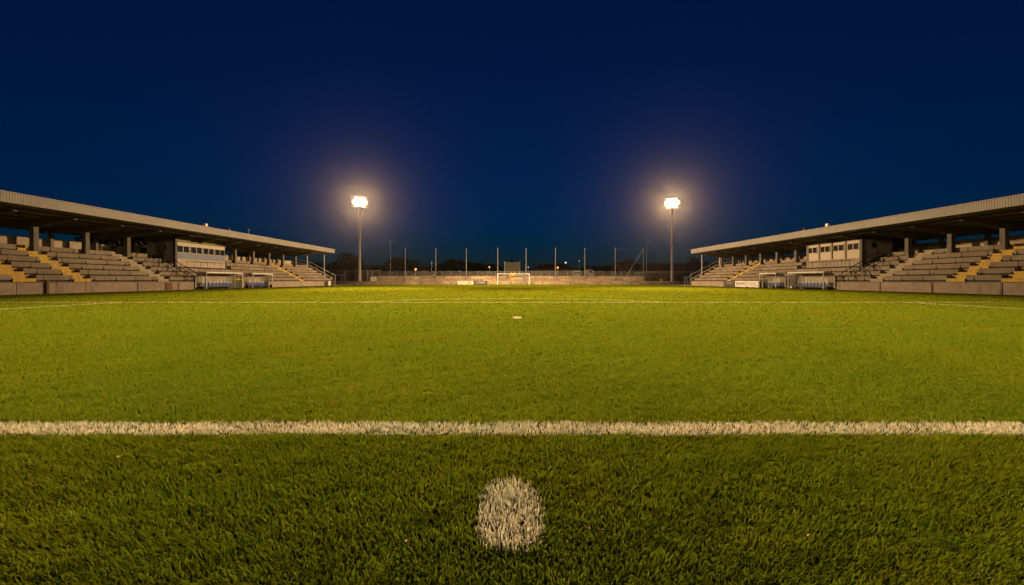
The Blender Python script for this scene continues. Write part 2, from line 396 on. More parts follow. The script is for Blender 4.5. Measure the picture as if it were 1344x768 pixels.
# ------------------------------------------------------------------ grandstands
def grandstand(s, name_label, cols, d1, zt, zb, aisles, box, vents):
    d0 = 16.0
    root = thing('grandstand', name_label, 'grandstand', (s * 38.5, (d0 + d1) / 2, 0), 'grandstands along the two sides of the pitch')
    X = lambda k: 34.5 + .9 * k
    Z = lambda k: .9 + .49 * k
    # stepped terrace
    prof = [(34.5, 0), (34.5, .9)]
    for k in range(6):
        prof += [(X(k) + .40, Z(k)), (X(k) + .40, Z(k + 1) - .012)]
    zpl = Z(6) - .012
    prof[-1] = (X(5) + .40, zpl)
    prof += [(41.2, zpl), (41.2, 4.0), (42.3, 4.0), (42.3, 0)]
    MB().prism(prof, d0, d1, s).build('terrace', M['terrace'], root)
    # rows of precast benches, broken by the stairs
    for k in range(6):
        runs = {}; seams = []; y = d0 + .3 + .37 * (k % 3)
        while y < d1 - .4:
            y2 = min(y + 1.95, d1 - .1)
            parts = [(y, y2)]
            for a, w, _ in aisles:
                q = []
                for (p0, p1) in parts:
                    if p1 <= a - w / 2 or p0 >= a + w / 2: q.append((p0, p1))
                    else:
                        if p0 < a - w / 2 - .15: q.append((p0, a - w / 2 - .02))
                        if p1 > a + w / 2 + .15: q.append((a + w / 2 + .02, p1))
                parts = q
            for (p0, p1) in parts:
                if box and k >= 3 and p1 > box[0] - .1 and p0 < box[1] + .1: continue
                j = random.uniform(-.012, .012); dz = random.uniform(-.012, .008)
                b = runs.setdefault((sum(p0 > a for a, _, _ in aisles), bool(box) and k >= 3 and p0 > box[0]), MB())
                b.box(s * (X(k) + j), s * (X(k) + .43), p0, p1, Z(k) + .125 + dz, Z(k + 1) + dz * .5)
            if not any(abs(y2 + .02 - a) < w / 2 + .1 for a, w, _ in aisles) and not (box and k >= 3 and box[0] - .3 < y2 < box[1] + .3): seams.append(y2 + .02)
            y = y2 + .04
        for b in runs.values(): b.build('bench', M['bench'], root)
        b = MB().box(s * (X(k) + .05), s * (X(k) + .11), d0 + .1, d1 - .1, Z(k) - .008, Z(k) + .19)  # added dark strip in place of shade under the bench; seam brackets follow
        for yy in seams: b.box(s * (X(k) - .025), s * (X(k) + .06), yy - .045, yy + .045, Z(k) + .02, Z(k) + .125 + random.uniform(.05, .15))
        b.build('gap_shade_brackets', M['gap_shade_brackets'], root)
    # stairs
    for a, w, mt in aisles:
        b = MB()
        for k in range(6):
            b.box(s * (X(k) - .06), s * (X(k) + .52), a - w / 2 + .01, a + w / 2 - .01, Z(k) - .02, Z(k) + .245)
            b.box(s * (X(k) + .36), s * (X(k) + .83), a - w / 2 - .12 * (k % 2), a + w / 2 - .07, Z(k) + .2, Z(k + 1) + .006)
        b.build('stair', M[mt], root)
    # back wall of panels
    b = MB(); y = d0
    while y < d1 - 1:
        y2 = min(y + 4.27, d1); b.box(s * 42.3, s * 42.48, y, y2 - .025, 3.9, 4.78 + random.uniform(-.015, .015)); y = y2
    b.build('back_wall', M['backwall'], root)
    under = lambda x: zb - .0695 * (x - 34.0)
    depth = lambda x: .13 + .50 * min(1, max(0, (x - 34.3) / 4.3)) if x < 38.9 else .63 - .28 * min(1, (x - 38.9) / 3.5)
    for i, y in enumerate(cols):
        blocked = box and box[0] + .1 < y < box[1] - .1
        bot = 3.34
        if not blocked:
            MB().box(s * 38.62, s * 39.0, y - .2, y + .2, 3.34, under(38.8) - depth(38.8) + .03).build('column', M['column'], root, bevel=.02)
        MB().box(s * 41.85, s * 42.15, y - .15, y + .15, 3.99, under(42) - depth(42) + .02).build('back_column', M['column'], root, bevel=.015)
        xs = [35.4, 36.6, 38.5, 39.1, 42.4, 43.3]
        pr = [(x, under(x) + .03) for x in xs] + [(x, under(x) - depth(x)) for x in xs[::-1]]
        MB().prism(pr, y - .16, y + .16, s).build('beam', M['beam'], root)
    rd = MB().prism([(34.0, zb), (43.5, under(43.5)), (43.5, under(43.5) + .14), (34.0, zt - .12)], d0, d1, s).build('roof', M['roof'], root)
    for x in (35.3, 36.8, 38.3, 39.8, 41.3, 43.25):
        MB().box(s * (x - .06), s * (x + .06), d0 + .1, d1 - .1, under(x) - .17, under(x) + .01).build('purlin', M['beam'], root)
    # ribbed fascia along the front edge
    b = MB(); y = d0; q = []
    while y < d1:
        q += [(y, .0), (y + .08, .0), (y + .10, .015), (y + .155, .015)]; y += .17
    q.append((d1 + .02, 0))
    vs = []
    for (yy, dx) in q: vs += [(s * (33.96 - dx), min(yy, d1 + .02), zb - .03), (s * (33.96 - dx), min(yy, d1 + .02), zt - .04)]
    b.add(vs, [(2 * i, 2 * i + 2, 2 * i + 3, 2 * i + 1) for i in range(len(q) - 1)])
    b.build('fascia', M['fascia'], rd)
    MB().box(s * 33.88, s * 34.12, d0, d1 + .03, zt - .06, zt).build('fascia_cap', M['cream'], rd)  # paler colour stands for light catching the top edge
    MB().prism([(33.99, zb - .02), (43.5, under(43.5) - .02), (43.5, under(43.5) + .3), (33.99, zt - .08)], d1 + .005, d1 + .06, s).build('end_trim', M['fascia'], rd)
    # stepped end wall with a rail
    pr = [(34.2, 0), (34.2, 1.35), (38.9, 3.95), (42.5, 4.75), (42.5, 0)]
    ep = MB().prism(pr, d1 + .1, d1 + .32, s).build('end_wall', M['wall'], root)
    h = MB(); y = d1 + .2
    h.path([(s * 33.9, y, 0), (s * 33.9, y, 2.0), (s * 34.4, y, 2.2), (s * 38.9, y, 4.55), (s * 42.3, y, 5.3)], .05)
    for x in (36, 37.6, 39.2): h.tube((s * x, y, 1.3 + (x - 34) * .55), (s * x, y, 2.15 + (x - 34.4) * .52), .035)
    h.build('handrail', M['greyrail'], ep)
    # slim end posts
    for x, z in ((35.9, 0), (39.2, 3.3)):
        MB().tube((s * x, d1 - .25, z), (s * x, d1 - .25, under(x)), .09).build('end_post', M['galv'], root)
    return root

LC = [18.17 + 4.33 * i for i in range(15)]           # left frames
RC = [17.6 + 4.1 * i for i in range(16)]             # right frames
LB = (LC[7] + .2, LC[9] - .05); RB = (RC[7] - .3, RC[9] - .1)
grandstand(-1, 'left long concrete grandstand whose office box has a blue grey band', LC, 84.6, 7.03, 6.31,
           [(30.9, 1.5, 'yellow'), (35.1, 1.4, 'yellow'), (43.3, 1.4, 'fadedyellow'), (72.2, 1.3, 'yellow')], LB, [])
grandstand(1, 'right long concrete grandstand whose office box has plain cream panels', RC, 81.0, 6.72, 6.02,
           [(29.7, 1.4, 'yellow'), (33.5, 1.4, 'yellow'), (40.7, 1.4, 'fadedyellow'), (68.0, 1.2, 'yellow')], RB, [])

# roof fittings
def roof_vent(px, D, s, zt, label, kind):
    x = (px - HX) * D / F
    t = thing('roof_vent', label, 'roof vent', (x, D, zt - .05), 'small fittings on the grandstand roofs')
    MB().box(x - .2, x + .2, D - .25, D + .25, zt - .07, zt + .1).build('base', M['fascia'], t)
    if kind == 'box': MB().box(x - .15, x + .15, D - .2, D + .2, zt + .1, zt + .42).build('cowl', M['white'], t, bevel=.03)
    else: MB().tube((x, D, zt + .1), (x, D, zt + .36), .13, .2).build('cowl', M['rust'], t)
def vent_at(px, s):  # on the roof edge
    return s * 34.3 * F / (px - HX)
roof_vent(269.5, vent_at(269.5, -1), -1, 7.0, 'square pale vent on the left stand roof above the office box', 'box')
roof_vent(299.7, vent_at(299.7, -1), -1, 7.0, 'round reddish vent on the left stand roof', 'r')
roof_vent(1086.5, vent_at(1086.5, 1), 1, 6.69, 'square pale vent on the right stand roof above the cream office box', 'box')
roof_vent(1056.5, vent_at(1056.5, 1), 1, 6.69, 'round reddish vent midway along the right stand roof', 'r')
roof_vent(943, vent_at(943, 1), 1, 6.69, 'small round vent near the far end of the right stand roof', 'r')
D = vent_at(326, -1); x = (326 - HX) * D / F
t = thing('aerial', 'thin mast aerial standing on the left stand roof', 'aerial', (x, D, 6.95))
MB().tube((x, D, 6.9), (x, D, 7.75), .03).build('mast', M['galv'], t)
MB().tube((x - .35, D, 7.6), (x + .35, D, 7.6), .02).tube((x - .25, D, 7.72), (x + .25, D, 7.72), .02).build('crossbar', M['galv'], t)

# ------------------------------------------------------------------ office boxes inside the stands
def press_box(s, label, y0, y1, style, ztop):
    xf, xb = 37.35, 40.6
    t = thing('press_box', label, 'office box', (s * 39, (y0 + y1) / 2, 2.6), 'office boxes built into the grandstands')
    zl = 2.45
    if style == 'band':
        MB().box(s * xf, s * xb, y0, y1, zl, ztop).build('wall', M['cream'], t)
        MB().box(s * (xf - .06), s * (xf + .01), y0 + .05, y1 - .02, 3.46, 4.14).build('band', M['slate'], t)
        MB().box(s * (xf - .03), s * (xf + .01), y0 + .05, y1 - .02, zl, 3.44).build('lower_wall', M['pale'], t)
        nb = 4; bay = (y1 - y0) / nb; w0, w1 = 4.2, 4.92
    else:
        MB().box(s * xf, s * xb, y0, y1, zl, ztop).build('wall', M['cream'], t)
        MB().box(s * (xf - .05), s * (xf + .01), y0 - .02, y1 + .02, zl, 3.42).build('lower_wall', M['greyblock'], t)
        nb = 4; bay = (y1 - y0) / nb; w0, w1 = 4.35, 4.98
        for i in range(nb + 1):
            yy = y0 + .12 + i * (y1 - y0 - .24) / nb
            MB().box(s * (xf - .09), s * (xf + .01), yy - .09, yy + .09, 3.42, ztop + .02).build('pilaster', M['greyblock'], t)
    for i in range(nb):
        a = y0 + i * bay + bay * (.07 if style == 'band' else .16); b = y0 + (i + 1) * bay - bay * (.07 if style == 'band' else .14)
        mid = (a + b) / 2
        for (p, q) in ((a, mid - .045), (mid + .045, b)):
            f = MB(); e = .045
            f.box(s * (xf - .07), s * (xf + .004), p - e, q + e, w0 - e, w0).box(s * (xf - .07), s * (xf + .004), p - e, q + e, w1, w1 + e)
            f.box(s * (xf - .07), s * (xf + .004), p - e, p, w0, w1).box(s * (xf - .07), s * (xf + .004), q, q + e, w0, w1)
            fr = f.build('window', M['frame'] if style == 'band' else M['cream'], t)
            MB().box(s * (xf - .02), s * (xf + .003), p, q, w0, w1).build('pane', M['glass'], fr)
    # added boards, olive for pitch light bounced onto the roof underside, an opening of the side wall
    zr = ztop + .62 if s < 0 else ztop + .5
    for i, (p, q) in enumerate(((y0 + .1, (y0 + y1) / 2 - .35), ((y0 + y1) / 2 + .35, y1 - .1))):
        MB().box(s * (xf + .25), s * (xf + .33), p, q, ztop, zr).build('bounce_panel', M['olive'], t)
    fd = MB(); x0, x1 = xf + .95, xf + 1.7
    d = fd.box(s * x0, s * x1, y0 - .05, y0 + .004, 3.4, 5.15).build('door', M['cream'], t)
    MB().box(s * (x0 + .12), s * (x1 - .12), y0 - .06, y0 - .045, 4.45, 5.0).build('pane', M['glass'], d)
    MB().box(s * (x0 - .08), s * x0, y0 - .06, y0 + .004, 3.3, 5.2).build('door_frame', M['frame'], t)
    MB().box(s * (xf - .24), s * (xf - .02), y0 - .36, y0 - .06, 2.3, zr + .3).build('corner_post', M['darkpost'], t)
    MB().box(s * (xf - .1), s * (xb + .1), y0 - .1, y1 + .1, ztop, ztop + .08).build('roof', M['beam'], t)
    # railing at its foot
    rl = MB()
    for i in range(7):
        yy = y0 + 1.2 + i * (y1 - y0 - 1.5) / 6
        rl.tube((s * (xf - .35), yy, 2.3), (s * (xf - .35), yy, 3.25), .025)
    rl.tube((s * (xf - .35), y0 + 1.2, 3.24), (s * (xf - .35), y1 - .3, 3.24), .025)
    rl.build('railing', M['rail'], t)
press_box(-1, 'cream office box with blue grey band below four pairs of windows', *LB, 'band', 5.36)
press_box(1, 'cream office box with grey block base and pilasters between windows', *RB, 'bays', 5.34)

# stair railings leading to the boxes
def stair_rail(s, y, label):
    t = thing('stair_railing', label, 'railing', (s * 35.5, y, .9), 'dark stair railings below the office boxes')
    for dy, nm in ((0, 'rail'), (1.7, 'rail')):
        m = MB()
        m.path([(s * 34.4, y + dy, 1.75), (s * 38.2, y + dy, 4.0)], .04).path([(s * 34.4, y + dy, 1.3), (s * 38.2, y + dy, 3.55)], .03)
        for i in range(5):
            x = 34.4 + i * .93; m.tube((s * x, y + dy, .9 + (x - 34.4) * .55), (s * x, y + dy, 1.75 + (x - 34.4) * .592), .035)
        m.build(nm, M['rail'], t)
stair_rail(-1, 46.2, 'dark sloping stair railing in front of the blue banded office box')
stair_rail(1, 43.2, 'dark sloping stair railing in front of the cream panelled office box')

# ------------------------------------------------------------------ pitch side walls
def side_wall(s, spans, label):
    y0, y1 = spans[0][0], spans[-1][1]
    t = thing('perimeter_wall', label, 'wall', (s * 34.1, (y0 + y1) / 2, 0), 'low walls around the pitch')
    for (a, b) in spans:
        y = a
        m = MB()
        while y < b - .05:
            y2 = min(y + 4.9, b); h = .83 + random.uniform(-.012, .012)
            m.box(s * 34.0, s * (34.2 + random.uniform(0, .004)), y, y2 - .03, 0, h); y = y2
        m.build('wall_panel', M['wall'], t, bevel=.012)
    for (a, b) in spans:
        y = a + 4.9
        while y < b - 1:
            if random.random() < .45: MB().box(s * 33.965, s * 34.01, y - .09, y + .06, .0, .8).build('joint_post', M['rust'] if random.random() < .4 else M['column'], t)
            y += 4.9
    return t
side_wall(-1, [(15.3, 46.9), (61.4, 80.0)], 'low pinkish panelled wall under the left stand')
side_wall(1, [(15.3, 45.2), (58.2, 81.0)], 'low pinkish panelled wall under the right stand')
x, y = -33.93, 31.9
t = thing('rusty_post', 'rusty brown post set into the left low wall near the yellow stairs', 'post', (x, y, 0))
MB().box(-34.0, -33.86, y - .09, y + .09, 0, .95).build('post', M['rust'], t, bevel=.01); MB().box(-34.01, -33.84, y - .12, y + .12, .95, .99).build('cap', M['rust'], t)
t = thing('rusty_hatch', 'rust stained hatch in the left low wall before the dugouts', 'hatch', (-33.97, 43.4, 0))
MB().box(-33.99, -33.94, 43.0, 43.75, .12, .72).build('door', M['rust'], t); MB().box(-33.995, -33.96, 42.93, 43.82, .05, .79).build('frame', M['column'], t)

# ------------------------------------------------------------------ dugouts
def dugout(s, y0, y1, label, nseat):
    t = thing('dugout', label, 'dugout', (s * 33.9, (y0 + y1) / 2, 0), 'team dugouts beside the pitch')
    xf, xb, h = 33.15, 34.42, 1.86
    arc = []
    for i in range(9):
        a = i / 8 * math.pi / 2
        arc.append((xb - .62 + .62 * math.cos(a), h - .55 + .55 * math.sin(a)))
    prof = [(xb, .25)] + arc + [(xf + .1, h + .02)]
    m = MB()
    n = len(prof)
    vs = [(s * x, y, z) for y in (y0 + .03, y1 - .03) for x, z in prof]
    vs += [(s * (x - .02), y, z - .02) for y in (y0 + .03, y1 - .03) for x, z in prof]
    fs = [(i, i + 1, n + i + 1, n + i) for i in range(n - 1)] + [(2 * n + i, 3 * n + i, 3 * n + i + 1, 2 * n + i + 1) for i in range(n - 1)]
    sh = m.add(vs, fs).build('shell', M['shell'], t)
    # glazed end cheeks
    for y in (y0, y1):
        c = MB().prism([(xb - .03, .3)] + arc + [(xf + .5, h), (xf + .5, .3)], y - .008, y + .008, s)
        c.build('end_panel', M['clear'], t)
    k = max(3, int(round((y1 - y0) / 1.5)))
    fr = MB()
    for i in range(k + 1):
        y = y0 + (y1 - y0) * i / k
        pts = [(s * (x - .03), y, z - .03) for x, z in prof]
        r = .045 if i in (0, k) else .028
        fr.path(pts, r, 6)
        if i in (0, k):
            fr.tube((s * (xf + .03), y, 0), (s * (xf + .03), y, h - .03), .055); fr.tube((s * xb, y, 0), (s * xb, y, .3), .05)
            fr.tube((s * (xf + .03), y, h - .02), (s * (xf + .25), y, h), .05)
    fr.tube((s * (xf + .05), y0 - .05, h), (s * (xf + .05), y1 + .05, h), .095)
    fr.tube((s * xb, y0, .3), (s * xb, y1, .3), .035)
    fr.build('frame', M['white'], t)
    MB().box(s * 33.75, s * 34.1, y0 + .3, y1 - .3, .22, .3).box(s * 33.85, s * 34.0, y0 + .5, y0 + .58, 0, .22).box(s * 33.85, s * 34.0, y1 - .58, y1 - .5, 0, .22).build('plinth', M['black'], t)
    for i in range(nseat):
        y = y0 + .45 + (y1 - y0 - .9) * (i + .5) / nseat; w = (y1 - y0 - .9) / nseat * .42
        st = MB().box(s * 33.68, s * 34.1, y - w, y + w, .3, .37).box(s * 34.06, s * 34.14, y - w, y + w, .34, .82).build('seat', M['seatblue'], t, bevel=.025)
        MB().box(s * 34.03, s * 34.065, y - w * .8, y + w * .8, .70, .83).build('headrest', M['seatwhite'], st)
dugout(-1, 47.6, 54.0, 'longer left dugout with white frame and blue seats', 9)
dugout(-1, 56.2, 60.9, 'shorter left dugout beyond the dark tunnel gate', 6)
dugout(1, 45.8, 51.6, 'longer right dugout with cream frame and blue seats', 9)
dugout(1, 54.0, 57.5, 'shorter right dugout beside the advert boards', 5)
def gate(s, y0, y1, h, label):
    t = thing('tunnel_gate', label, 'gate', (s * 34.3, (y0 + y1) / 2, 0), 'dark gates between the dugouts')
    MB().box(s * 34.38, s * 34.44, y0 + .12, y1 - .12, .05, h - .1).build('door', M['black'], t)
    f = MB()
    for y in (y0, y1 - .12): f.box(s * 34.25, s * 34.45, y, y + .12, 0, h + .35)
    f.box(s * 34.25, s * 34.45, y0 + .12, y1 - .12, h - .1, h + .05)
    f.build('frame', M['yellowsteel'] if s < 0 else M['darkpost'], t)
gate(-1, 54.2, 56.0, 1.15, 'dark tunnel gate with yellow frame between the left dugouts')
gate(1, 51.9, 53.7, 1.2, 'dark tunnel gate between the two right dugouts')
# kit bags and a bin by the dugouts
def bag(x, y, label, mt):
    t = thing('kit_bag', label, 'bag', (x, y, 0), 'bags left by the dugouts')
    MB().ball((x, y, .19), .25, 12, 6, .75).build('body', M[mt], t, smooth=True)
    MB().path([(x - .12, y - .1, .33), (x, y - .1, .46), (x + .12, y - .1, .33)], .02).build('handle', M['black'], t)
bag(-33.3, 55.3, 'dark round kit bag in front of the left tunnel gate', 'black')
bag(-33.6, 61.4, 'dark brown kit bag past the end of the shorter left dugout', 'boardbrown')
bag(33.3, 51.0, 'pale kit bag at the end of the longer right dugout', 'boardwhite')

# ------------------------------------------------------------------ lettering and boards
def text_mesh(s, size):
    cu = bpy.data.curves.new('lettering', 'FONT'); cu.body = s; cu.size = size; cu.extrude = .006; cu.align_x = 'CENTER'; cu.align_y = 'CENTER'
    o = bpy.data.objects.new('lettering', cu); col.objects.link(o)
    dg = bpy.context.evaluated_depsgraph_get(); me = bpy.data.meshes.new_from_object(o.evaluated_get(dg))
    bpy.data.objects.remove(o); return me
def lettering(parent, s, size, mat, loc, rotz, sx=1.0):
    me = text_mesh(s, size); me.materials.clear(); me.materials.append(mat)
    o = bpy.data.objects.new('lettering', me); col.objects.link(o); o.parent = parent
    o.location = Vector(loc) - Vector(parent['_w']); o.rotation_euler = (R(90), 0, rotz); o.scale = (sx, 1, 1)
    return o
def advert_side(y0, y1, mat, label, texts, h=.92):
    t = thing('advert_board', label, 'advert board', (33.7, (y0 + y1) / 2, 0), 'advert boards around the pitch')
    MB().box(33.66, 33.72, y0, y1, .04, h).build('panel', mat, t)
    MB().box(33.72, 33.95, y0 + .3, y0 + .36, 0, h * .8).box(33.72, 33.95, y1 - .36, y1 - .3, 0, h * .8).build('strut', M['rail'], t)
    for (tx, size, mt, dy, z, sx) in texts: lettering(t, tx, size, M[mt], (33.652, (y0 + y1) / 2 + dy, z), R(-90), sx)
advert_side(64.75, 68.1, M['boardbrown'], 'dark brown advert board at the far end of the right wall', [('CAVALIS', .42, 'inkgrey', 0, .6, 1.25), ('SERVICE', .22, 'inkbrown', 0, .25, 1.6)])
advert_side(61.6, 64.65, M['boardwhite'], 'white advert board with maroon capital letters by the right wall', [('RESTERN', .5, 'inkred', 0, .5, 1.15)])
advert_side(58.6, 61.5, M['boardwhite'], 'white advert board with faint grey script next to the right dugout', [('Comercial', .4, 'inkgrey', .2, .62, 1.1), ('Sport Club', .3, 'inkgrey', -.4, .3, 1.0)])
def advert_end(px0, px1, D, mat, label, texts, z0, z1):
    x0, x1 = (px0 - HX) * D / F, (px1 - HX) * D / F
    t = thing('advert_board', label, 'advert board', ((x0 + x1) / 2, D, 0), 'advert boards around the pitch')
    MB().box(x0, x1, D, D + .05, z0, z1).build('panel', mat, t)
    MB().box(x0 + .2, x0 + .26, D + .05, D + .3, 0, z1 * .8).box(x1 - .26, x1 - .2, D + .05, D + .3, 0, z1 * .8).build('strut', M['rail'], t)
    for (tx, size, mt, dx, z, sx) in texts: lettering(t, tx, size, M[mt], ((x0 + x1) / 2 + dx, D - .008, z), 0, sx)
    return t
b = advert_end(600, 621.3, 102.4, M['boardcream'], 'cream advert board with faint grey words below the end terrace', [('electrica', .55, 'inkgrey', -.45, .5, 1.0)], .02, .86)
MB().box(-9.6, -9.0, 102.388, 102.402, .1, .78).build('emblem', M['inkpink'], b)
advert_end(621.8, 639.3, 102.4, M['boardnavy'], 'navy advert board with bold white letters below the end terrace', [('CITERMF', .62, 'inkwhite', 0, .44, .95)], .02, .84)
x0 = (486 - HX) * 104.2 / F; x1 = (494.5 - HX) * 104.2 / F
t = thing('notice_panel', 'blank cream panel on legs beside the left floodlight mast', 'panel', ((x0 + x1) / 2, 104.2, 0))
MB().box(x0, x1, 104.2, 104.26, .65, 1.85).build('panel', M['boardcream'], t); MB().box(x0 + .1, x0 + .18, 104.27, 104.33, 0, 1.7).box(x1 - .18, x1 - .1, 104.27, 104.33, 0, 1.7).build('leg', M['rail'], t)

# ------------------------------------------------------------------ the far end: wall, terrace, fence, ball net, goal
def end_wall():
    t = thing('perimeter_wall', 'low rough wall running behind the far goal', 'wall', (0, 103.1, 0), 'low walls around the pitch')
    m = MB(); x = -44.0
    while x < 44:
        x2 = x + 3.1; m.box(x, x2 - .03, 103.0, 103.22 + random.uniform(0, .006), 0, .80 + random.uniform(-.03, .03)); x = x2
    m.build('wall_panel', M['endwall'], t, bevel=.015)
    # weathered buttresses
    for k in range(9):
        x = -28 + k * 7.1 + random.uniform(-.4, .4)
        MB().box(x, x + .25, 102.94, 103.01, 0, .7).build('buttress', M['column'], t)
end_wall()
t = thing('end_terrace', 'two stepped concrete terrace behind the far goal', 'terrace', (0, 106, 0))
MB().prism_y([(104.9, 0), (104.9, 1.12), (105.75, 1.12), (105.75, 2.02), (107.2, 2.02), (107.2, 0)], -32.0, 33.0).build('step', M['endwall'], t)
m = MB()
x = -31.5
while x < 32.5:
    m.box(x, x + 2.9, 104.86, 105.2, 1.12, 1.17); m.box(x, x + 2.9, 105.70, 106.0, 2.02, 2.07); x += 3.1
m.build('coping', M['bench'], t)
m = MB()
for (a, b) in ((-32.3, -23.6),):
    m.box(a + .4, b, 104.62, 104.82, 1.32, 1.38).box(a + .4, b, 105.45, 105.6, 1.72, 1.78)
    for k in range(5): m.box(a + .6 + k * 2, a + .7 + k * 2, 104.65, 104.8, 0, 1.32)
m.build('timber_rail', M['bench'], t)

# chain-link fence on the terrace
t = thing('wire_fence', 'grey wire mesh fence on top of the end terrace', 'fence', (0, 106.8, 2.02))
a, b = -46.0, 47.0
m = MB(); x = -31.8
while x < 33: m.tube((x, 106.8, 2.0), (x, 106.8, 3.28), .06, n=6); x += 2.2
m.build('post', M['dullsteel'], t)
m = MB()
for z in (2.1, 2.65, 3.22): m.tube((-31.9, 106.8, z), (32.8, 106.8, z), .022, n=4)
x = -31.8
while x < 32.8:
    m.add([(x, 106.81, 2.06), (x + .018, 106.81, 2.06), (x + .018, 106.81, 3.2), (x, 106.81, 3.2)], [(0, 1, 2, 3)]); x += .09
z = 2.1
while z < 3.2:
    m.add([(-31.8, 106.805, z), (32.8, 106.805, z), (32.8, 106.805, z + .018), (-31.8, 106.805, z + .018)], [(0, 1, 2, 3)]); z += .09
m.build('mesh', M['fencewire'], t)
# ball-stop net on tall poles: each pole is a thing
PX = [532, 572, 612, 653.3, 690.4, 729, 767.5, 807.5, 844.5]
DN = 104.5
first = None
POLE_L = ['tall net pole at the left end of the terrace, beside the thin unlit mast', 'tall net pole left of the navy board, second along the terrace', 'tall net pole rising just behind the cream and navy boards',
          'tall net pole behind the left goalpost', 'tall net pole behind the right goalpost', 'tall net pole next to the orange street lamp right of the goal',
          'tall net pole in front of the white vans', 'tall net pole where the diagonal brace lands, second from the right end', 'tall net pole with the diagonal brace at the right end']
for p, lb in zip(PX, POLE_L):
    x = (p - HX) * DN / F
    t = thing('net_pole', lb, 'pole', (x, DN, 0), 'tall ball net poles behind the far goal')
    MB().tube((x, DN, 0), (x, DN, 8.7), .10, .07).build('shaft', M['dullsteel'], t)
    MB().ball((x, DN, 8.72), .1, 8, 4).build('cap', M['galv'], t)
    MB().box(x - .16, x + .16, DN - .16, DN + .16, 0, .05).build('base_plate', M['galv'], t)
    if p == 844.5:
        MB().tube((x - .1, DN, 8.4), ((822 - HX) * DN / F, DN, 2.0), .05).build('brace', M['galv'], t)
xa, xb = (PX[-2] - HX) * DN / F, (PX[-1] - HX) * DN / F
m = MB(); dn = DN + .02; w = .004
x = xa
while x < xb: m.add([(x, dn, 2.2), (x + w, dn, 2.2), (x + w, dn, 8.6), (x, dn, 8.6)], [(0, 1, 2, 3)]); x += .5
z = 2.2
while z < 8.7: m.add([(xa, dn + .003, z), (xb, dn + .003, z), (xb, dn + .003, z + w), (xa, dn + .003, z + w)], [(0, 1, 2, 3)]); z += .5
m.tube((xa, dn, 8.62), (xb, dn, 8.62), .009, n=4)
t = m.build('ball_net', M['net']); tag(t, 'fine ball stop net strung between the two rightmost tall poles', 'net')

GX, GD = 1.05, 101.0
t = thing('football_goal', 'white football goal at the far end of the pitch', 'goal', (GX, GD, 0))
for sx in (-1, 1): MB().tube((GX + sx * 3.66, GD, 0), (GX + sx * 3.66, GD, 2.5), .085, n=10).build('post', M['white'], t)
MB().tube((GX - 3.73, GD, 2.5), (GX + 3.73, GD, 2.5), .08, n=10).build('crossbar', M['white'], t)
m = MB()
for sx in (-1, 1):
    m.path([(GX + sx * 3.66, GD, 2.45), (GX + sx * 3.66, GD + .9, 2.35), (GX + sx * 3.66, GD + 1.75, .05), (GX + sx * 3.66, GD, .04)], .03)
m.tube((GX - 3.66, GD + 1.75, .05), (GX + 3.66, GD + 1.75, .05), .03)
m.build('net_frame', M['galv'], t)
m = MB(); w = .008
for i in range(49):
    x = GX - 3.66 + 7.32 * i / 48
    m.add([(x, GD + .05, 2.45), (x + w, GD + .05, 2.45), (x + w, GD + .9, 2.35), (x, GD + .9, 2.35), (x + w, GD + 1.75, .05), (x, GD + 1.75, .05)], [(0, 1, 2, 3), (3, 2, 4, 5)])
for i in range(16):
    z = .1 + i * .15; yy = GD + 1.75 - (z - .05) / 2.3 * .85
    m.add([(GX - 3.66, yy, z), (GX + 3.66, yy, z), (GX + 3.66, yy, z + w), (GX - 3.66, yy, z + w)], [(0, 1, 2, 3)])
    for sx in (-1, 1): m.add([(GX + sx * 3.66, GD, z), (GX + sx * 3.66, yy, z), (GX + sx * 3.66, yy, z + w), (GX + sx * 3.66, GD, z + w)], [(0, 1, 2, 3)])
m.build('net', M['net'], t)

# yellow stair gate, banner and scoreboard behind the goal
x = (673 - HX) * 104.6 / F
t = thing('stair_gate', 'worn yellow gate with two uprights behind the goal', 'gate', (x, 104.6, 0))
for dx in (-.42, .38): MB().box(x + dx - .1, x + dx + .1, 104.55, 104.68, .6, 3.0).build('upright', M['yellowsteel'], t)
MB().box(x - .3, x + .28, 104.58, 104.64, 1.0, 1.7).box(x - .3, x + .28, 104.58, 104.64, 2.0, 2.55).build('panel', M['yellowsteel'], t)
MB().box(x - .95, x - .55, 104.6, 104.66, 1.5, 2.4).build('side_panel', M['yellowsteel'], t)
x0, x1 = (676.2 - HX) * 104.7 / F, (689 - HX) * 104.7 / F
t = thing('banner', 'tan cloth banner with white script hung behind the goal', 'banner', ((x0 + x1) / 2, 104.8, .8))
MB().box(x0, x1, 104.80, 104.83, .55, 2.25).build('cloth', M['banner'], t)
lettering(t, 'Visort', .75, M['inkwhite'], ((x0 + x1) / 2 - .3, 104.79, 1.5), 0, 1.0)
x0, x1 = (662 - HX) * 109 / F, (682.6 - HX) * 109 / F
t = thing('scoreboard', 'large dark olive scoreboard above the fence behind the goal', 'scoreboard', ((x0 + x1) / 2, 109, 1.3))
MB().box(x0, x1, 109, 109.2, 3.15, 5.55).build('board', M['scoreboard'], t)
for xx in (x0 + .1, x1 - .1): MB().box(xx - .09, xx + .09, 109.2, 109.36, 1.3, 5.62).build('post', M['galv'], t)
MB().box(x0, x0 + .08, 108.97, 109.02, 3.15, 5.55).box(x1 - .08, x1, 108.97, 109.02, 3.15, 5.55).build('frame', M['inkbrown'], t)

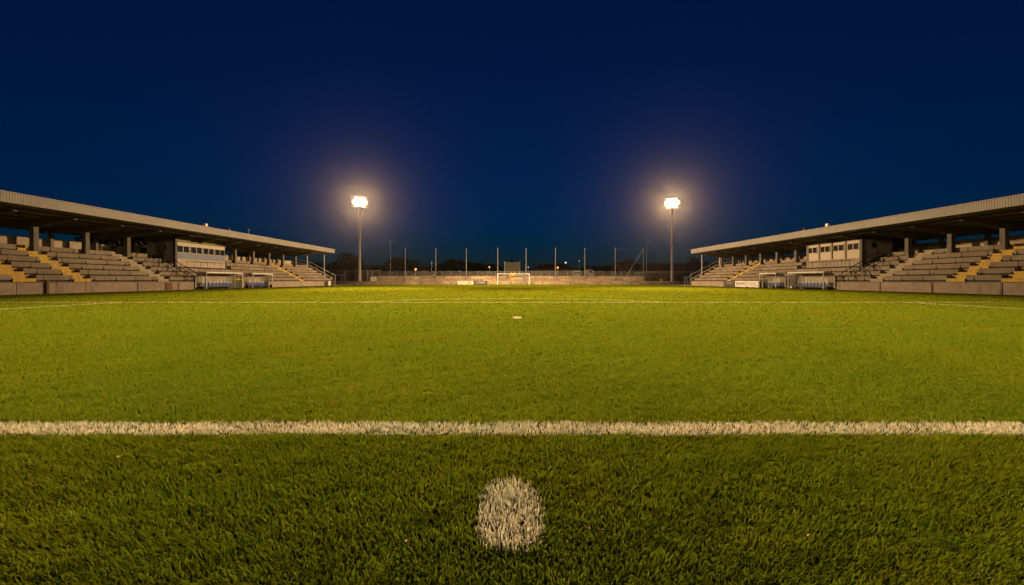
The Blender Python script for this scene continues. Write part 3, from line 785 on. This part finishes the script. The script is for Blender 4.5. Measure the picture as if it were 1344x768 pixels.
# ------------------------------------------------------------------ far corners
t = thing('boundary_wall', 'dull brown boundary wall with dark doors in the left far corner', 'wall', (-36, 110, 0))
x0, x1 = (410 - HX) * 110 / F, (499 - HX) * 110 / F
MB().box(x0, x1, 110, 110.25, 0, 3.45).build('wall', M['housewall'], t)
MB().box(x0, x1, 109.93, 110.3, 3.45, 3.55).build('coping', M['greyblock'], t)
for a, b, h in ((458, 465, 2.9), (465.4, 472, 2.9), (475.5, 480.5, 2.7)):
    xa, xb_ = (a - HX) * 110 / F, (b - HX) * 110 / F
    d = MB().box(xa, xb_, 109.93, 110.0, 0, h).build('door', M['door'], t)
    MB().box(xb_ - .25, xb_ - .17, 109.9, 109.93, 1.15, 1.3).build('handle', M['galv'], d)
for a in (452, 474, 482, 488):
    xa = (a - HX) * 110 / F; MB().box(xa, xa + .25, 109.9, 110.0, 0, 3.4).build('pier', M['greyblock'], t)
x0, x1 = (437.5 - HX) * 106 / F, (450 - HX) * 106 / F
t = thing('shelter', 'small open shelter with flat pale roof in the left far corner', 'shelter', ((x0 + x1) / 2, 106, 0))
MB().box(x0, x1, 105.4, 106.9, 2.25, 2.4).build('roof', M['pale'], t)
for xx in (x0 + .15, x1 - .15): MB().box(xx - .08, xx + .08, 105.5, 105.66, 0, 2.25).build('post', M['galv'], t)
MB().box(x0 + .3, x1 - .3, 106.6, 106.8, 0, 1.5).build('counter', M['door'], t)
t = thing('storage_box', 'white storage box on the touchline at the end of the left wall', 'box', (-34.0, 80.9, 0))
MB().box(-34.6, -33.4, 80.4, 81.3, 0, .78).build('body', M['boardwhite'], t, bevel=.03); MB().box(-34.64, -33.36, 80.36, 81.34, .78, .86).build('lid', M['boardwhite'], t, bevel=.02)
# small unlit masts
for px, pyt, lb, D in ((512.5, 317, 'thin unlit mast with twin lamps left of the net poles', 112), (848.8, 318, 'thin unlit mast with a small bracket beside the right net pole', 112)):
    x, _, z = P(px, pyt, D)
    t = thing('slim_mast', lb, 'mast', (x, D, 0), 'thin unlit masts behind the end terrace')
    MB().tube((x, D, 0), (x, D, z), .09, .06).build('pole', M['dullsteel'], t)
    MB().tube((x - .45, D, z + .1), (x + .45, D, z + .1), .04).tube((x, D, z - .3), (x - .4, D, z + .1), .03).tube((x, D, z - .3), (x + .4, D, z + .1), .03).build('bracket', M['dullsteel'], t)
    for dx in (-.42, .42): MB().box(x + dx - .2, x + dx + .2, D - .2, D + .12, z + .1, z + .36).build('lamp_head', M['fencewire'], t, bevel=.03)
x, _, z = P(566.5, 343, 116)
t = thing('utility_pole', 'short thin pole behind the fence left of the goal', 'pole', (x, 116, 1.3))
MB().tube((x, 116, 1.3), (x, 116, z), .07, .05).build('shaft', M['galv'], t); MB().tube((x - .4, 116, z - .4), (x + .4, 116, z - .4), .04).build('crossarm', M['galv'], t)
# right corner
x0, x1 = (838 - HX) * 130 / F, 84
t = thing('long_building', 'long low building with dark red roof beyond the right corner', 'building', ((x0 + x1) / 2, 135, 0))
MB().box(x0 + .5, x1, 130, 142, 0, 3.95).build('wall', M['longwall'], t)
MB().prism_y([(129.5, 3.85), (136, 6.15), (142.6, 3.85), (142.6, 3.98), (136, 6.3), (129.5, 3.98)], x0, x1 + .4).build('roof', M['redroof'], t)
for k in range(7):
    xx = x0 + 3 + k * 5.3
    f = MB().box(xx, xx + 1.4, 129.96, 130.01, 1.2, 2.4).build('window', M['greyblock'], t); MB().box(xx + .08, xx + 1.32, 129.94, 129.965, 1.28, 2.32).build('pane', M['glass'], f)
MB().box(60.4, 61.6, 134, 135, 5.4, 6.9).build('chimney', M['darkpost'], t)
t = thing('corner_wall', 'grey concrete wall with pale coping behind the right floodlight mast', 'wall', (44, 116, 0))
MB().box(33.4, 60, 116, 116.25, 0, 3.1).build('wall', M['housewall'], t); MB().box(33.4, 60, 115.95, 116.3, 3.1, 3.2).build('coping', M['pale'], t)
x, D = (868 - HX) * 104.6 / F, 104.6
t = thing('litter_bin', 'yellow litter bin behind the low wall near the right mast', 'bin', (x, D, 0))
MB().tube((x, D, 0), (x, D, 1.15), .27, .33, 12).build('body', M['yellowsteel'], t); MB().ball((x, D, 1.15), .33, 12, 6, .6).build('lid', M['yellowsteel'], t, smooth=True)
x0, x1 = (899 - HX) * 98 / F, (909.5 - HX) * 98 / F
t = thing('sign_frame', 'small white framed sign stand at the far end of the right wall', 'sign', ((x0 + x1) / 2, 98, 0))
m = MB()
for xx in (x0, x0 + .55, x1): m.box(xx - .07, xx + .07, 98, 98.1, 0, 1.85)
m.box(x0, x1, 98.01, 98.09, 1.72, 1.85); m.build('frame', M['boardwhite'], t)
MB().box(x0 + .62, x1 - .1, 98.03, 98.07, .75, 1.68).build('panel', M['boardnavy'], t)

# ------------------------------------------------------------------ trees and bushes
def leaf_cloud(c, rx, ry, rz, n, size, seed, lobes=9):
    r = np.random.default_rng(seed)
    cs = []
    for _ in range(lobes):
        d = r.normal(size=3); d /= np.linalg.norm(d); d *= r.uniform(.25, .72)
        cs.append((d, r.uniform(.28, .55)))
    m = MB()
    for i in range(n):
        d, rad = cs[i % lobes]
        q = r.normal(size=3); q /= np.linalg.norm(q); q = d + q * rad * r.uniform(.55, 1.08) ** .6
        p = np.array([c[0] + q[0] * rx, c[1] + q[1] * ry, c[2] + q[2] * rz])
        u = r.normal(size=3); u /= np.linalg.norm(u); v = np.cross(u, r.normal(size=3)); v /= np.linalg.norm(v)
        s1 = size * r.uniform(.6, 1.5); s2 = s1 * r.uniform(.5, .9)
        m.add([p - u * s1 - v * s2 * .2, p - v * s2, p + u * s1, p + v * s2], [(0, 1, 2, 3)])
    return m
def tree(px, top, D, wpx, label, z0=1.3, mt='leaf', seed=0, group='trees beyond the ground'):
    x, _, zt = P(px, top, D); rx = wpx * D / F / 2; H = zt - z0; cz = z0 + H * .58; rz = H * .44
    t = thing('broadleaf_tree', label, 'tree', (x, D, z0), group)
    tr = MB(); tr.tube((x, D, z0), (x + .1, D, z0 + H * .45), .3, .2); tr.tube((x + .1, D, z0 + H * .45), (x, D, z0 + H * .8), .2, .06)
    r = random.Random(seed)
    for k in range(6):
        a = r.uniform(0, 6.28); zz = z0 + H * r.uniform(.3, .6)
        tr.tube((x + .05, D, zz), (x + math.cos(a) * rx * .6, D + math.sin(a) * rx * .6, zz + H * .22), .1, .03, 6)
    tr.build('trunk', M['bark'], t)
    n = int(min(4200, 1500 + 900 * rx))
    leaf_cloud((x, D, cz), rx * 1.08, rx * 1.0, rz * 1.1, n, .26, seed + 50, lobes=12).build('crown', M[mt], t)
TREES = [
    (352, 338, 150, 90, 'wide dark tree seen under the end of the left stand roof', 0), (418, 345, 140, 46, 'low dark tree just right of the left roof end', 0),
    (457, 332, 135, 44, 'tall rounded dark tree behind the left floodlight mast', 0), (493, 349, 150, 40, 'low dark tree between the left mast and the thin unlit mast', 0),
    (529, 335, 135, 44, 'tall dark tree behind the leftmost net pole', 0), (590, 339, 140, 42, 'rounded dark tree left of the cream and navy boards', 1.3),
    (620, 345, 150, 40, 'low dark tree behind the orange lamp left of the goal', 1.3), (646, 346, 155, 34, 'low dark tree left of the scoreboard', 1.3),
    (570, 351, 160, 40, 'lowest dark tree behind the short thin pole', 1.3),
    (822, 339, 128, 30, 'brownish sparse tree left of the long red roof', 0),
    (790, 349, 160, 52, 'low wide dark tree behind the right net poles', 1.3), (912, 341, 150, 22, 'dark tree behind the long red roof', 0),
]
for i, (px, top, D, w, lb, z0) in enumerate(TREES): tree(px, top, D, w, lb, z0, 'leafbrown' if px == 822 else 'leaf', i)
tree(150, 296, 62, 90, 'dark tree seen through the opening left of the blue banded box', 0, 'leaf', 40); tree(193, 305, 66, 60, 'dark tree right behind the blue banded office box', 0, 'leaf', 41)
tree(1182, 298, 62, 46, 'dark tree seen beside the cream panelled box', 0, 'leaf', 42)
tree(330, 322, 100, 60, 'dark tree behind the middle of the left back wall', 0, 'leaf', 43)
x, D, zt = P(671.5, 337, 150)
t = thing('cypress_tree', 'thin dark cypress tip rising above the scoreboard', 'tree', (x, D, 1.3), 'trees beyond the ground')
MB().tube((x, D, 1.3), (x, D, 6), .2, .08).build('trunk', M['bark'], t); leaf_cloud((x, D, 5.2), .85, .85, 3.9, 900, .2, 77, 7).build('crown', M['leaf'], t)
def bush(px, top, D, wpx, label, seed, z0=0):
    x, _, zt = P(px, top, D); H = zt - z0; rx = wpx * D / F / 2
    t = thing('bush', label, 'bush', (x, D, z0), 'bushes in the right far corner')
    s_ = MB()
    for k in range(4): s_.tube((x, D, z0), (x + math.cos(k * 1.6) * rx * .5, D + math.sin(k * 1.6) * .5, z0 + H * .6), .05, .02, 5)
    s_.build('stem', M['bark'], t)
    leaf_cloud((x, D, z0 + H * .52), rx, max(.7, rx * .7), H * .52, 900, .13, seed, 8).build('foliage', M['bushleaf'], t)
bush(853, 360.5, 108, 12, 'taller brown bush left of the yellow bin', 201); bush(861, 362, 109, 10, 'dull green bush just behind the yellow bin', 202)
bush(876, 361, 109, 12, 'dark bush between the yellow bin and the right mast', 203); bush(889, 361, 110, 11, 'dark bush right of the right mast', 204)

# ------------------------------------------------------------------ houses, vehicles
def house(px0, px1, top, eave, D, label, roof, z0=1.3):
    x0, x1 = (px0 - HX) * D / F, (px1 - HX) * D / F; zt = 1 + (HY - top) * D / F; ze = 1 + (HY - eave) * D / F
    t = thing('house', label, 'house', ((x0 + x1) / 2, D + 4, z0), 'dark houses beyond the ground')
    MB().box(x0 + .4, x1 - .4, D, D + 8, z0, ze).build('wall', M['housewall'], t)
    xm0, xm1 = x0 + (x1 - x0) * .25, x1 - (x1 - x0) * .25
    vs = [(x0, D - .4, ze), (x1, D - .4, ze), (x1, D + 8.4, ze), (x0, D + 8.4, ze), (xm0, D + 4, zt), (xm1, D + 4, zt)]
    r = MB().add(vs, [(0, 1, 5, 4), (2, 3, 4, 5), (1, 2, 5), (3, 0, 4), (0, 3, 2, 1)]).build('roof', M[roof], t)
    MB().box(xm0 + .3, xm0 + .9, D + 3, D + 3.6, zt - 1, zt + .5).build('chimney', M['darkpost'], r)
    for k in (.25, .65):
        xx = x0 + (x1 - x0) * k; f = MB().box(xx, xx + .9, D - .04, D + .02, z0 + 1.1, z0 + 2.2).build('window', M['greyblock'], t)
        MB().box(xx + .07, xx + .83, D - .06, D - .035, z0 + 1.17, z0 + 2.13).build('pane', M['glass'], f)
house(538, 572, 348.5, 355, 150, 'dark house behind the fence beside the left orange lamp', 'darkroof')
house(698, 756, 345.5, 354, 155, 'wide dark red roofed house right of the goal', 'redroof')
house(776, 812, 350.5, 355, 165, 'dark roofed house behind the white vans', 'darkroof')
def van(px0, px1, D, top, label):
    x0, x1 = (px0 - HX) * D / F, (px1 - HX) * D / F; z0 = 1.3; zt = 1 + (HY - top) * D / F
    t = thing('delivery_van', label, 'van', ((x0 + x1) / 2, D + 2, z0), 'white vans parked behind the fence')
    MB().prism_y([(D + .1, z0 + .35), (D, z0 + 1.1), (D + .9, z0 + 1.35), (D + 1.5, zt), (D + 5, zt), (D + 5.1, z0 + .35)], x0, x1).build('body', M['vanwhite'], t, bevel=.08)
    MB().add([(x0 + .15, D + .93, z0 + 1.43), (x1 - .15, D + .93, z0 + 1.43), (x1 - .2, D + 1.38, zt - .2), (x0 + .2, D + 1.38, zt - .2)], [(0, 1, 2, 3)]).build('windscreen', M['glass'], t)
    for xx in (x0 + .1, x1 - .32):
        for yy in (D + .9, D + 4.1): MB().tube((xx, yy, z0 + .34), (xx + .22, yy, z0 + .34), .34, n=14).build('wheel', M['tyre'], t)
    for xx in (x0 + .2, x1 - .45): MB().box(xx, xx + .25, D - .03, D + .03, z0 + .75, z0 + .95).build('headlight', M['frame'], t)
van(754, 763, 112, 355, 'white van parked left of the two behind the fence'); van(772.5, 780, 112, 353.8, 'taller white van by the right of the net pole')
x0, x1, D, z0 = (559 - HX) * 112 / F, (567 - HX) * 112 / F, 112.0, 1.3
x1 = x0 + 1.75
t = thing('parked_car', 'small pale car parked behind the fence left of the goal', 'car', ((x0 + x1) / 2, D + 2, z0))
MB().prism_y([(D, z0 + .3), (D, z0 + .75), (D + 1.1, z0 + .9), (D + 4, z0 + .9), (D + 4.1, z0 + .35)], x0, x1).build('body', M['boardwhite'], t, bevel=.06)
MB().prism_y([(D + .95, z0 + .9), (D + 1.7, z0 + 1.45), (D + 3.2, z0 + 1.45), (D + 3.9, z0 + .9)], x0 + .12, x1 - .12).build('cabin', M['boardwhite'], t, bevel=.05)
MB().add([(x0 + .2, D + .98, z0 + .95), (x1 - .2, D + .98, z0 + .95), (x1 - .25, D + 1.62, z0 + 1.4), (x0 + .25, D + 1.62, z0 + 1.4)], [(0, 1, 2, 3)]).build('windscreen', M['glass'], t)
for xx in (x0 + .05, x1 - .25):
    for yy in (D + .8, D + 3.2): MB().tube((xx, yy, z0 + .31), (xx + .2, yy, z0 + .31), .31, n=14).build('wheel', M['tyre'], t)

# ------------------------------------------------------------------ street lamps (lit)
M['orange'] = emit('orange lamp glow', (1.0, .30, .07), 1.7)
M['coolwhite'] = emit('cool white lamp glow', (.8, .87, 1.0), 1.3)
def street_lamp(px, py, D, r, mt, label, z0=1.3, power=0, c=(1, .45, .15)):
    x, _, z = P(px, py, D)
    t = thing('street_lamp', label, 'street lamp', (x, D, z0), 'lit street lamps beyond the ground')
    MB().tube((x, D, z0), (x, D, z - r), .08, .05).build('pole', M['galv'], t)
    MB().tube((x, D, z + r * .8), (x, D, z + r * 1.1), r * .7, r * .3, 10).build('hood', M['galv'], t)
    MB().ball((x, D, z), r, 12, 8).build('lamp', M[mt], t, smooth=True)
street_lamp(545.5, 353.5, 130, .34, 'orange', 'orange lamp low over the fence, left of the goal by the short pole')
street_lamp(642.3, 350.5, 140, .26, 'orange', 'orange lamp on a thin pole between the navy board and the goal')
street_lamp(732, 351.4, 130, .30, 'orange', 'orange lamp beside the net pole right of the goal')
street_lamp(742.5, 344.8, 190, .36, 'coolwhite', 'brightest white lamp above the dark red roof')
street_lamp(760.3, 342.5, 210, .17, 'coolwhite', 'faint white lamp highest above the vans')
street_lamp(693.3, 350.6, 150, .15, 'coolwhite', 'tiny white lamp just right of the goal')
street_lamp(476.5, 350.4, 150, .09, 'coolwhite', 'tiniest lamp beside the left floodlight mast', 0)

# ------------------------------------------------------------------ floodlight masts
WARM = (1.0, .66, .33)
M['lens'] = emit('floodlight lens', (1.0, .70, .34), 5)
def light(kind, loc, power, parent=None, target=None, size=.6, spot=60, blend=1.0, c=WARM):
    ld = bpy.data.lights.new('floodlight_beam', kind); ld.energy = power; ld.color = c
    if kind in ('POINT', 'SPOT'): ld.shadow_soft_size = size
    if kind == 'SPOT': ld.spot_size = R(spot); ld.spot_blend = blend
    o = bpy.data.objects.new('floodlight_beam', ld); col.objects.link(o); o.location = loc
    if target is not None: o.rotation_euler = (Vector(target) - Vector(loc)).to_track_quat('-Z', 'Y').to_euler()
    return o
def mast(x, y, zc, aim, label):
    t = thing('floodlight_mast', label, 'floodlight', (x, y, 0), 'floodlight masts at the corners of the pitch')
    MB().tube((x, y, 0), (x, y, zc - 1.2), .36, .2, 14).build('pole', M['lamppole'], t, smooth=False)
    MB().tube((x, y, 0), (x, y, .25), .55, .55, 14).build('base_plate', M['column'], t)
    d = Vector((aim[0] - x, aim[1] - y, 0)).normalized(); w = Vector((-d.y, d.x, 0)); tilt = -.30
    n = (d + Vector((0, 0, tilt))).normalized(); up = w.cross(n) * -1
    if up.z < 0: up = -up
    C_ = Vector((x, y, zc))
    fr = MB(); L = lambda a, b, c=0: C_ + w * a + up * b + n * c
    for b_ in (-1.25, -.42, .42, 1.25): fr.tube(L(-1.75, b_, -.25), L(1.75, b_, -.25), .05)
    for a_ in (-1.75, 0, 1.75): fr.tube(L(a_, -1.3, -.28), L(a_, 1.3, -.28), .06)
    fr.tube((x, y, zc - 1.3), L(0, 0, -.3), .16)
    fr.build('headframe', M['lamppole'], t)
    for j, row in enumerate((3, 4, 3)):
        for i in range(row):
            c = L((i - (row - 1) / 2) * .88, -.77 + .77 * j)
            h = MB().tube(c - n * .22, c + n * .12, .26, .44, 14).build('lamp_housing', M['lamppole'], t)
            MB().tube(c + n * .125, c + n * .15, .435, .435, 16).build('lens', M['lens'], h)
    return t, C_ + n * .9
K_ = 1.0
for x, y, z, lb, near in ((-35.76, 104, 19.75, 'lit floodlight mast in the left far corner', 0), (39.05, 104, 19.5, 'lit floodlight mast in the right far corner', 0),
                          (-37, -6, 19.7, 'lit floodlight mast at the near left corner', 1), (37, -6, 19.5, 'lit floodlight mast at the near right corner', 1)):
    aim = (0, 40) if not near else (0, 60)
    t, c = mast(x, y, z, aim, lb)
    sgn = -1 if x < 0 else 1
    if not near:
        light('SPOT', c, 190e3 * K_, target=(-sgn * 34, 72, 3), spot=58, size=1.2)
        light('SPOT', c, 60e3 * K_, target=(sgn * 10, 40, 8), spot=165, size=1.2, blend=.6)
        light('SPOT', c, 1880e3 * K_, target=(sgn * 4, 14, 0), spot=32, size=1.2)
        light('SPOT', c, 165e3 * K_, target=(-sgn * 10, 62, 0), spot=84, size=1.2)
    else:
        light('SPOT', c, 640e3 * K_, target=(-sgn * 4, 92, 0), spot=27, size=1.2)
        light('SPOT', c, 14e3 * K_, target=(-sgn * 30, 55, 2), spot=70, size=1.2)

# ------------------------------------------------------------------ fallen leaves on the near grass
for i, (px, py, lb) in enumerate(((842, 574, 'orange fallen leaf close below the goal line'), (749, 652, 'small orange leaf on the grass right of the painted spot'),
        (771, 694, 'brown leaf fragment low right of the painted spot'), (787, 696, 'curled brown leaf fragment furthest right of the painted spot'),
        (535, 711, 'pale dry leaf lying left of the painted spot'), (157, 600, 'yellowish dry leaf near the left end of the goal line'),
        (40, 632, 'small dry leaf on the far left of the near grass'), (1058, 705, 'pale dry leaf on the right part of the near grass'))):
    D = F / (py - HY) * .97; x = (px - HX) * D / F
    m = MB(); a = random.uniform(0, 3.14); L_ = random.uniform(.011, .018); W_ = L_ * .42; ca, sa = math.cos(a), math.sin(a); z = .034
    pts = [(-L_, 0, .004), (-L_ * .4, -W_, 0), (L_ * .5, -W_ * .8, .004), (L_, 0, .009), (L_ * .5, W_ * .8, .002), (-L_ * .4, W_, .005), (0, 0, -.002)]
    top = [(x + u * ca - v * sa, D + u * sa + v * ca, z + w) for u, v, w in pts]; bot = [(p[0], p[1], p[2] - .0012) for p in top]
    fs = [(6, k, (k + 1) % 6) for k in range(6)] + [(13, 7 + (k + 1) % 6, 7 + k) for k in range(6)] + [(k, 7 + k, 7 + (k + 1) % 6, (k + 1) % 6) for k in range(6)]
    tag(m.add(top + bot, fs).build('fallen_leaf', M['deadleaf']), lb, 'leaf', 'fallen leaves on the grass')

# ------------------------------------------------------------------ air
m = N('night air'); m.n.remove(m.b)
pv = m.new('ShaderNodeVolumePrincipled'); pv.inputs['Color'].default_value = (1, .9, .82, 1); pv.inputs['Density'].default_value = .0000062; pv.inputs['Anisotropy'].default_value = 0.93
m.l.new(pv.outputs[0], m.out.inputs['Volume'])
m.m.cycles.volume_sampling = 'EQUIANGULAR'
h = MB().box(-425, 425, -65, 565, -1.05, 27).build('haze', m.m)
tag(h, 'thin night haze over the floodlit pitch', 'haze', kind='stuff')

# ------------------------------------------------------------------ sky, sun, camera
w = bpy.data.worlds.new('World'); scene.world = w; w.use_nodes = True
nt = w.node_tree; bg = nt.nodes['Background']
sky = nt.nodes.new('ShaderNodeTexSky'); sky.sky_type = 'NISHITA'; sky.sun_disc = False
sky.sun_elevation = R(2.5); sky.sun_rotation = R(180); sky.ozone_density = 8; sky.air_density = 1.0; sky.dust_density = .3
nt.links.new(sky.outputs[0], bg.inputs['Color']); bg.inputs['Strength'].default_value = .039

cam = bpy.data.cameras.new('camera'); co = bpy.data.objects.new('camera', cam); col.objects.link(co)
co.location = (0, 0, 1.0); co.rotation_euler = (R(90), 0, 0)
cam.sensor_width = 36; cam.lens = 36 * F / 1344; cam.shift_x = (672 - HX) / 1344; cam.shift_y = -(384 - HY) / 1344
cam.clip_start = .05; cam.clip_end = 2000
scene.camera = co
scene.view_settings.view_transform = 'Standard'; scene.view_settings.look = 'None'; scene.view_settings.exposure = 0; scene.view_settings.gamma = 1
scene.cycles.use_denoising = True; scene.cycles.use_adaptive_sampling = False; scene.cycles.denoising_prefilter = 'FAST'
scene.cycles.max_bounces = 6; scene.cycles.diffuse_bounces = 3; scene.cycles.transmission_bounces = 4; scene.cycles.volume_bounces = 0
scene.cycles.sample_clamp_indirect = 6
for o in list(bpy.data.objects):
    if '_w' in o: del o['_w']
